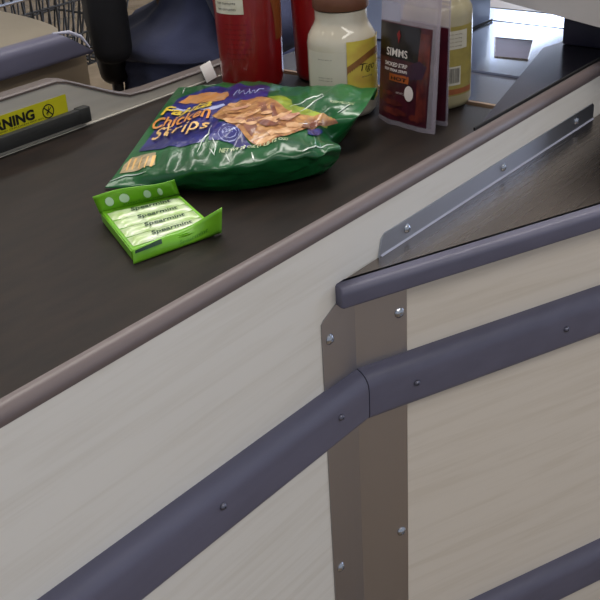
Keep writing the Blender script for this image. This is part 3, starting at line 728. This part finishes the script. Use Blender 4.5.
bag_text('NET WT 28 OZ (1 LB 12 OZ)', (219, 154.5), (288, 142), (219.5, 148.5), M['bagtext'], .0014, bold=.02)
sq = [(234, 96), (237, 91.5), (239, 90.5), (238, 95), (242, 92.5), (244, 91.5), (243, 95), (247, 92), (249, 90), (248, 94.5), (252, 91.5), (254, 91), (253, 94), (258, 90), (262, 89)]
bag_squiggle = [uv(*p) for p in sq]
bag_text('KEEP FROZEN', (330, 103), (353, 106), (331, 100.5), M['bagtext'], .0012)
# highlights along the film's folds, painted as thin pale tubes
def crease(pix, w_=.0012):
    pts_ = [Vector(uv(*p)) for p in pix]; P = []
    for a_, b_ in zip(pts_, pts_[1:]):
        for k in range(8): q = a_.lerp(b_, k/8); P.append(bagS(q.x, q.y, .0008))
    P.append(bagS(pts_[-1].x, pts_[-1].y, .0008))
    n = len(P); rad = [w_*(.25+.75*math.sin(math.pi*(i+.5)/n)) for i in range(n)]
    obj('crease_highlight', tube(P, rad, 6), M['glint'], bag)
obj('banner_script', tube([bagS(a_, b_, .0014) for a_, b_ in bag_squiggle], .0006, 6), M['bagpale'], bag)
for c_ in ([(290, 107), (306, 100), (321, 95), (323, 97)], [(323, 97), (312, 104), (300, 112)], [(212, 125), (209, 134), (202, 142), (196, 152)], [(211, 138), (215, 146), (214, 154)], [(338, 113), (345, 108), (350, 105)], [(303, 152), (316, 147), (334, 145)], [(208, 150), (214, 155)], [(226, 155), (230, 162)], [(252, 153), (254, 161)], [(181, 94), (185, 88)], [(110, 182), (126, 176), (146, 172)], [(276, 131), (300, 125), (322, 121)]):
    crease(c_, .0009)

# opened gum pack ------------------------------------------------------------
gz = .012
g_bl, g_br, g_fr, g_fl = on_z(102, 222), on_z(181, 205), on_z(215, 236), on_z(133, 262)   # base corners
gum = thing('gum_pack', (g_bl+g_br+g_fr+g_fl)/4, 'opened lime green gum pack with upright card flaps lying on the belt', 'gum pack')
def quad(a, b, c, d, th_, up):
    """thin folded card from four corners, a-b lower edge, d-c upper edge"""
    bm = bmesh.new(); up = Vector(up)
    lo = [Vector(p) for p in (a, b, c, d)]
    vs = [bm.verts.new(p) for p in lo] + [bm.verts.new(p+up*th_) for p in lo]
    for f in ((3, 2, 1, 0), (4, 5, 6, 7), (0, 1, 5, 4), (1, 2, 6, 5), (2, 3, 7, 6), (3, 0, 4, 7)): bm.faces.new([vs[i] for i in f])
    return bm
bmt = bmesh.new(); base = [g_bl, g_br, g_fr, g_fl]
vs = [bmt.verts.new(p+Z*.0006) for p in base] + [bmt.verts.new(p+Z*gz) for p in base]
for f in ((3, 2, 1, 0), (4, 5, 6, 7), (0, 1, 5, 4), (1, 2, 6, 5), (2, 3, 7, 6), (3, 0, 4, 7)): bmt.faces.new([vs[i] for i in f])
bmesh.ops.bevel(bmt, geom=list(bmt.edges), offset=.0012, segments=2, affect='EDGES')
obj('card_tray', bmt, M['lime'], gum, smooth=False)
def gumP(u, v, z): return g_bl.lerp(g_br, u).lerp(g_fl.lerp(g_fr, u), v) + Z*z
# five wrapped sticks lie side by side in the tray
for k in range(4):
    v0, v1 = .10+.215*k, .10+.215*k+.19
    st_bm = bmesh.new()
    def stick(u, w_, v0=v0, v1=v1):
        e = math.sin(math.pi*w_)**.6
        return gumP(.05+.90*u, v0+(v1-v0)*w_, gz+.0004+.0035*e*min(1, min(u, 1-u)*14))
    grid(stick, 20, 8, st_bm)
    so = obj('wrapped_gum_stick', st_bm, M['gumpaper'], gum, angle=70)
    obj('lettering', text_on('Spearmint', (lambda k=k, v0=v0: (lambda x, y: gumP(.30+x, v0+.165-y*1.0, gz+.0043)))(), w=.5, h=.10, bold=.02, shear=.2), M['gumink'], so, smooth=False)
# rear flap stands up and leans back; front flap folds out to the right
fb0, fb1 = gumP(-.01, 0, gz*.8), gumP(1.0, 0, gz)
ft1 = on_z(174, 177, .040); ft0 = on_z(92.5, 197, .030)
def flapR(u, v):
    p = fb0.lerp(fb1, u).lerp(ft0.lerp(ft1, u), v); n_ = (fb1-fb0).cross(ft0-fb0).normalized()
    return p + n_*(.004*math.sin(u*math.pi)*v) + Z*(.003*math.sin(u*5)*v)
def card(fn, name, mt, nu=16, nv=6, th_=.0008):
    bm = grid(fn, nu, nv)
    o = obj(name, bm, mt, gum, angle=70); md = o.modifiers.new('thickness', 'SOLIDIFY'); md.thickness = th_; md.offset = 0
    return o
rf = card(flapR, 'rear_flap', M['lime'])
nflap = -(fb1-fb0).cross(ft0-fb0).normalized()
if nflap.dot(CAM-fb0) < 0: nflap = -nflap
obj('lettering', text_on('sugarfree gum', lambda x, y: flapR(.30+x, .12+y)+nflap*.0012, w=.5, h=.17, bold=.02, lim=.2), M['limedark'], rf, smooth=False)
for k, (u_, w_) in enumerate(((.16, .05), (.34, .06), (.62, .045), (.78, .03))):  # highlights on the glossy card, painted as pale spots
    obj('highlight_spot', poly_on([(u_+w_*math.cos(q*math.pi/8), .52+.24*math.sin(q*math.pi/8)) for q in range(16)], lambda x, y: flapR(x, y)+nflap*.0010, .06), M['flap_shine'], rf)
gb0, gb1 = on_z(133.5, 264, .0008), on_z(221.5, 232.5, .0015)
gt0 = on_z(132.5, 250, gz+.002); gm = on_z(188, 226.5, gz+.004); gt1 = on_z(222, 207.5, .033)
def flapF(u, v):
    top = crl([gt0, gt0.lerp(gm, .55)+Z*.001, gm, gt1], u)
    p = gb0.lerp(gb1, u).lerp(top, v); n_ = (gb1-gb0).cross(gt1-gb1).normalized()
    return p + n_*(.003*math.sin(u*math.pi)*math.sin(v*math.pi))
ff = card(flapF, 'front_flap', M['lime'], 22, 6)
nf = (gb1-gb0).cross(gt1-gb1).normalized()
if nf.dot(CAM-gb0) < 0: nf = -nf
obj('lettering', text_on('Spearmint', lambda x, y: flapF(.50+x, .30+y)+nf*.0014, w=.34, h=.30, bold=.02, shear=.2, lim=.2), M['limedark'], ff, smooth=False)
obj('dark_stripe', poly_on([(.02, .74), (.30, .74), (.30, .96), (.02, .96)], lambda x, y: flapF(x, y)+nf*.0012, .05), M['gumink'], ff)

# ------------------------------------------------------------------ behind the belt
# end of the neighbouring stand with its grey rounded edge
nc = thing('side_counter', (-.2, .75, 0), 'tan side counter with thick dark grey rounded edge behind the belt', 'counter')
top = [(-.95, .612), (.030, .612)] + [(.030+.075*math.sin(k*math.pi/16), .612+.10+.25*(1-math.cos(k*math.pi/16))-.10*math.cos(k*math.pi/16)) for k in range(1, 9)] + [(.108, 1.15), (-.95, 1.15)]
obj('cabinet', box(-.95, .096, .622, 1.14, .08, H+.0), M['taupe'], nc, smooth=False)
obj('plinth', box(-.92, .06, .66, 1.1, 0, .08), M['gap'], nc, smooth=False)
obj('counter_top', extrude_poly(top, H+.0005, H+.0395), M['cream'], nc, smooth=False)
st = [((-.95, .614, H), -YA, Z), ((.090, .614, H), -YA, Z)]
ge = prism(dprof(.026, -.004, .040), st)
for v in ge.verts:
    if v.co.x > 0: v.co.x -= max(0, v.co.z-H)/.040*.058; v.co.y += max(0, .003)
obj('grey_edge', ge, M['bumper'], nc, angle=50)
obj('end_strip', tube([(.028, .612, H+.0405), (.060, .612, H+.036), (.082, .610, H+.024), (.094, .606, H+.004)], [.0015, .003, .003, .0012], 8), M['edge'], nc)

# cashier's chair
FA = Vector((.8, -.6, 0)); LA = Vector((.6, .8, 0))
GA = Vector((.985, -.17, 0))               # the thighs and forearms point along the belt
PC = Vector((.436, .678, 0))
ch = thing('office_chair', (PC.x, PC.y, 0), 'black padded high chair the cashier sits on', 'chair')
bc_ = PC - FA*.192 + Vector((.006, -.008, 0))
frm = Matrix((LA, FA, Z)).transposed().to_4x4(); frm.translation = bc_
obj('backrest', box(-.185, .15, -.04, .03, H-.055, H+.36, bev=.028, seg=4, frame=frm), M['black'], ch)
obj('back_bracket', box(-.05, .09, -.03, .03, H-.128, H-.058, bev=.025, seg=4, frame=frm), M['blackp'], ch)
frm2 = Matrix((LA, FA, Z)).transposed().to_4x4(); frm2.translation = PC
obj('back_bar', box(-.03, .03, -.19, -.17, .50, H-.10, bev=.004, frame=frm2), M['blackp'], ch)
obj('seat', box(-.22, .22, -.20, .24, .545, .61, bev=.025, seg=4, frame=frm2), M['black'], ch)
obj('gas_column', tube([(PC.x, PC.y, .08), (PC.x, PC.y, .30), (PC.x, PC.y, .545)], [.03, .025, .02], 16), M['blackp'], ch)
obj('foot_ring', tube([(PC.x+.2*math.cos(k*math.pi/12), PC.y+.2*math.sin(k*math.pi/12), .24) for k in range(24)], .01, 8, closed=True), M['tube'], ch)
for k in range(5):
    d = Vector((math.cos(.3+k*2*math.pi/5), math.sin(.3+k*2*math.pi/5), 0))
    lg = obj('leg', tube([PC+d*.02+Z*.10, PC+d*.16+Z*.085, PC+d*.27+Z*.065], [.022, .018, .012], 8), M['blackp'], ch)
    cpt = PC+d*.27; obj('caster', tube([cpt-d.cross(Z)*.016+Z*.028, cpt+d.cross(Z)*.016+Z*.028], .028, 14), M['blackp'], lg)

# cashier ---------------------------------------------------------------------
pr_ = thing('person', (PC.x, PC.y, 0), 'person in navy top and blue trousers seated behind the belt', 'person')
def W(f, l, z):
    return PC + (FA*f if f < .15 else FA*.15 + GA*(f-.15)) + LA*l + Z*z
def skin_mesh(name, chains, mt, parent, sub=2):
    """one continuous surface grown over joined chains of (point, radius)"""
    bm = bmesh.new(); idx = {}; rads = []
    def key(p): return tuple(round(c, 4) for c in p)
    def vert(p, r):
        k = key(p)
        if k not in idx: idx[k] = bm.verts.new(Vector(p)-origin(parent)); rads.append(r)
        return idx[k]
    for ch_ in chains:
        prev = None
        for p, r in ch_:
            v = vert(p, r)
            if prev is not None and prev is not v and bm.edges.get((prev, v)) is None: bm.edges.new((prev, v))
            prev = v
    me = bpy.data.meshes.new(name); bm.to_mesh(me); bm.free(); me.materials.append(mt)
    o = bpy.data.objects.new(name, me); C.objects.link(o); o.parent = parent
    sk = o.modifiers.new('skin', 'SKIN'); sk.use_smooth_shade = True
    if not me.skin_vertices: me.attributes.new if False else None
    lay = me.skin_vertices[0].data if me.skin_vertices else None
    if lay is None:
        bm = bmesh.new(); bm.from_mesh(me); bm.verts.layers.skin.verify(); bm.to_mesh(me); bm.free(); lay = me.skin_vertices[0].data
    for i, r in enumerate(rads): lay[i].radius = r if isinstance(r, tuple) else (r, r); lay[i].use_root = (i == 0)
    s = o.modifiers.new('subdiv', 'SUBSURF'); s.levels = sub; s.render_levels = sub
    return o
SZ = .61                                          # seat height
pel = W(0, 0, SZ+.11)
ch1, ch2, neck, hd0, hd1 = W(-.01, 0, SZ+.30), W(0, 0, SZ+.47), W(.015, 0, SZ+.60), W(.03, 0, SZ+.68), W(.035, 0, SZ+.79)
chains = [[(pel, (.12, .10)), (W(.01, -.01, SZ+.20), (.085, .065)), (ch1, (.105, .08)), (ch2, (.12, .095)), (neck, (.055, .055)), (hd0, (.068, .078)), (hd1, (.072, .088)), (W(.03, 0, SZ+.865), (.05, .06))]]
hands = []
for s in (-1, 1):
    sh = W(0, s*.17, SZ+.47); el = W(.06, s*.225, SZ+.22); wr = W(.30, s*.13, SZ+.30); pm = W(.37, s*.115, SZ+.305)
    chains.append([(ch2, (.12, .095)), (sh, .055), (W(.03, s*.20, SZ+.35), .048), (el, .042), (W(.18, s*.18, SZ+.26), .038), (wr, .027), (pm, (.038, .016)), (W(.41, s*.11, SZ+.303), (.036, .014))])
    for k in range(4):
        l0 = s*.11+(k-1.5)*.019
        hands.append([(W(.395, l0, SZ+.303), .009), (W(.435, l0, SZ+.303), .0088), (W(.460+.006*(k in (1, 2)), l0, SZ+.296), .008), (W(.478+.010*(k in (1, 2))-.006*(k == 3), l0, SZ+.284), .007)])
    hands.append([(W(.345, s*.100, SZ+.302), .011), (W(.375, s*.070, SZ+.298), .010), (W(.405, s*.062, SZ+.290), .0085)])
    hip = W(.03, s*.09, SZ+.09); kn = W(.46, s*.11, SZ+.05); an = W(.40, s*.11, .36); to = W(.50, s*.115, .30)
    chains.append([(pel, (.12, .10)), (hip, .088), (W(.25, s*.10, SZ+.08), .075), (kn, .056), (W(.43, s*.11, SZ-.12), .052), (an, .036)])
bdy = skin_mesh('body', chains + [], M['skin'], pr_)
for h_ in hands: skin_mesh('finger', [h_], M['skin'], bdy, 1)
# shirt: loft of elliptical rings with blousing folds at the hem
def ringloft(rings, name, mt, parent, seg=72, fold=None):
    bm = bmesh.new(); rows = []
    for j, (c_, rl, rf_) in enumerate(rings):
        row = []
        for k in range(seg):
            a_ = 2*math.pi*k/seg
            p = Vector(c_) + LA*(rl*math.cos(a_)) + FA*(rf_*math.sin(a_))
            if fold: p = fold(p, a_, j/(len(rings)-1))
            row.append(bm.verts.new(p))
        rows.append(row)
    for a_, b_ in zip(rows, rows[1:]):
        for k in range(seg): bm.faces.new((a_[k], a_[(k+1) % seg], b_[(k+1) % seg], b_[k]))
    o = obj(name, bm, mt, parent, angle=180)
    s = o.modifiers.new('thickness', 'SOLIDIFY'); s.thickness = .004; s.offset = -1
    return o
def fold(p, a_, t):
    n1 = noise.noise(Vector((a_*1.4 if a_ < math.pi else (2*math.pi-a_)*1.4, p.z*16, 2.1)))
    n2 = noise.noise(Vector((math.cos(a_)*3, math.sin(a_)*3+p.z*9, 5.3)))
    rad = (p-PC); rad.z = 0; rad.normalize()
    k = .020*(1-t)**.8+.004
    d_ = a_*2.5+p.z*26+1.2*n1; n2 += .7*((1-abs(math.sin(d_)))**2-.3)*max(0, 1-1.6*t)
    return p + rad*(k*n1+.018*n2) + Z*(.010*n2*(1-t)+.022*math.sin(a_*2.0+1.0)*max(0, 1-t*5))
zz = H-.058
rings = [(W(-.008, 0, zz-.008), .180, .150), (W(-.008, 0, zz-.014), .198, .165), (W(-.008, 0, zz-.006), .212, .176), (W(-.006, 0, zz+.010), .212, .174), (W(-.003, 0, zz+.030), .198, .156), (W(.012, -.008, zz+.050), .172, .128),
         (W(.026, -.025, zz+.075), .150, .112), (W(.032, -.03, zz+.10), .142, .106), (W(.022, -.015, zz+.15), .165, .122), (W(0, 0, zz+.20), .196, .142), (W(0, 0, zz+.26), .198, .135), (W(.005, 0, zz+.31), .165, .110), (W(.01, 0, zz+.345), .09, .075), (W(.015, 0, zz+.36), .066, .066)]
# subdivide the ring stack
fine = []
for (c0, l0, f0), (c1, l1, f1) in zip(rings, rings[1:]):
    for k in range(3): q = k/3; fine.append((Vector(c0).lerp(Vector(c1), q), l0+(l1-l0)*q, f0+(f1-f0)*q))
fine.append(rings[-1])
ringloft(fine, 'navy_top', M['navy'], pr_, fold=fold)
for s in (-1, 1):
    skin_mesh('sleeve', [[(W(0, s*.15, SZ+.455), .075), (W(.02, s*.205, SZ+.37), .066), (W(.055, s*.226, SZ+.24), .062), (W(.10, s*.214, SZ+.222), .060), (W(.18, s*.18, SZ+.26), .054), (W(.27, s*.14, SZ+.288), .042)]], M['navy'], pr_, 2)
hipr = [(W(-.012, 0, .622), .12, .10), (W(-.012, 0, .620), .150, .128), (W(-.012, 0, .64), .170, .146), (W(-.012, 0, .68), .176, .152), (W(-.012, 0, .72), .176, .154), (W(-.012, 0, .755), .178, .156), (W(-.012, 0, .79), .172, .150), (W(-.015, 0, .83), .150, .125)]
hf = []
for (c0, l0, f0), (c1, l1, f1) in zip(hipr, hipr[1:]):
    for k in range(4): q = k/4; hf.append((Vector(c0).lerp(Vector(c1), q), l0+(l1-l0)*q, f0+(f1-f0)*q))
def hip_fold(p, a_, t):
    n_ = noise.noise(Vector((math.cos(a_)*2.5, math.sin(a_)*2.5, p.z*14)))
    d_ = (p-PC); d_.z = 0
    return p + d_.normalized()*(.012*n_ + .006*(1-abs(math.sin(p.z*55+a_*2))))
tr = ringloft(hf, 'trousers', M['denim'], pr_, fold=hip_fold)
for s_ in (-1, 1): skin_mesh('trouser_leg', [[(W(.0, s_*.085, SZ+.085), .088), (W(.05, s_*.09, SZ+.085), .092), (W(.25, s_*.10, SZ+.075), .086), (W(.455, s_*.11, SZ+.045), .072), (W(.44, s_*.11, SZ-.12), .066), (W(.405, s_*.11, .37), .058)]], M['denim'], tr, 2)
for s in (-1, 1): skin_mesh('shoe', [[(W(.385, s*.11, .33), .045), (W(.42, s*.11, .305), .046), (W(.50, s*.115, .295), (.046, .030)), (W(.56, s*.117, .292), (.038, .022))]], M['sole'], pr_, 2)
# head details
hc = W(.035, 0, SZ+.76)
obj('hair', lathe([(0, .130), (.035, .125), (.066, .105), (.083, .065), (.086, .03), (.080, -.005)], hc-FA*.022, 32), M['hair'], pr_)
for s in (-1, 1):
    obj('eye', lathe([(0, .011), (.008, .008), (.011, 0), (.008, -.008), (0, -.011)], W(.112, s*.031, SZ+.765), 14), M['eye'], bdy)
    obj('ear', lathe([(0, .028), (.010, .02), (.014, 0), (.009, -.02), (0, -.026)], W(.03, s*.078, SZ+.755), 14), M['skin'], bdy)
nb = bmesh.new(); q = [W(.112, 0, SZ+.768), W(.112, .014, SZ+.728), W(.112, -.014, SZ+.728), W(.142, 0, SZ+.732)]
vs = [nb.verts.new(p) for p in q]
for f in ((0, 1, 3), (0, 3, 2), (1, 2, 3), (0, 2, 1)): nb.faces.new([vs[i] for i in f])
obj('nose', nb, M['skin'], bdy)
obj('mouth', tube([W(.108, -.024, SZ+.705), W(.119, 0, SZ+.703), W(.108, .024, SZ+.705)], [.003, .005, .003], 8), M['lip'], bdy)

# shopping cart far behind -------------------------------------------------------
ct = thing('shopping_cart', (1.15, 2.35, 0), 'wire shopping cart parked on the tan floor behind the side counter', 'shopping cart')
def wire_panel(a, b, c, d, n, m_, r=.004):
    """wire grid between corners a-b (bottom) and d-c (top)"""
    a, b, c, d = map(Vector, (a, b, c, d)); bm = bmesh.new()
    for k in range(n+1): tube([a.lerp(b, k/n), d.lerp(c, k/n)], r, 6, bm)
    for k in range(m_+1): tube([a.lerp(d, k/m_), b.lerp(c, k/m_)], r*1.1, 6, bm)
    return bm
x0, x1, y0, y1, zb, zt = .72, 1.62, 2.12, 2.62, .30, .80
i_ = .06
cor = lambda x, y, z: (x, y, z)
obj('side_grid', wire_panel((x0+i_, y0+i_, zb), (x1-.14, y0+i_, zb+.03), (x1-.08, y0, zt), (x0-.11, y0, zt), 24, 4), M['wire'], ct, angle=60)
obj('side_grid', wire_panel((x0+i_, y1-i_, zb), (x1-.14, y1-i_, zb+.03), (x1, y1, zt), (x0, y1, zt), 26, 4), M['wire'], ct, angle=60)
obj('end_grid', wire_panel((x0+i_, y0+i_, zb), (x0+i_, y1-i_, zb), (x0, y1, zt), (x0, y0, zt), 14, 4), M['wire'], ct, angle=60)
obj('end_grid', wire_panel((x1-.14, y0+i_, zb+.03), (x1-.14, y1-i_, zb+.03), (x1, y1, zt), (x1, y0, zt), 14, 4), M['wire'], ct, angle=60)
obj('base_grid', wire_panel((x0+i_, y0+i_, zb), (x1-.14, y0+i_, zb+.03), (x1-.14, y1-i_, zb+.03), (x0+i_, y1-i_, zb), 24, 6), M['wire'], ct, angle=60)
rim = [(x0, y0, zt), (x1, y0, zt), (x1, y1, zt), (x0, y1, zt)]
obj('rim', tube(rim, .008, 8, closed=True), M['tube'], ct)
obj('side_bar', tube([(x0+.03, y0+.022, .60), (x1-.03, y0+.022, .62)], .007, 8), M['tube'], ct)
for s in (y0+.04, y1-.04):
    obj('frame_tube', tube([(x0-.12, s, 1.0), (x0-.02, s, .82), (x0+.04, s, .30), (x0+.02, s, .16), (x1-.05, s, .13)], .013, 10), M['tube'], ct)
    for x in (x0+.04, x1-.07):
        wh = obj('wheel', tube([(x, s-.012, .06), (x, s+.012, .06)], .06, 20), M['blackp'], ct)
        obj('fork', tube([(x, s, .06), (x-.01, s+.02, .10), (x, s, .14)], .008, 6), M['tube'], ct)
obj('handle', tube([(x0-.12, y0+.02, 1.0), (x0-.12, y1-.02, 1.0)], .015, 12), M['blackp'], ct)

bpy.context.scene.view_settings.view_transform = 'Standard'
bpy.context.scene.view_settings.look = 'None'
bpy.context.scene.view_settings.exposure = 0
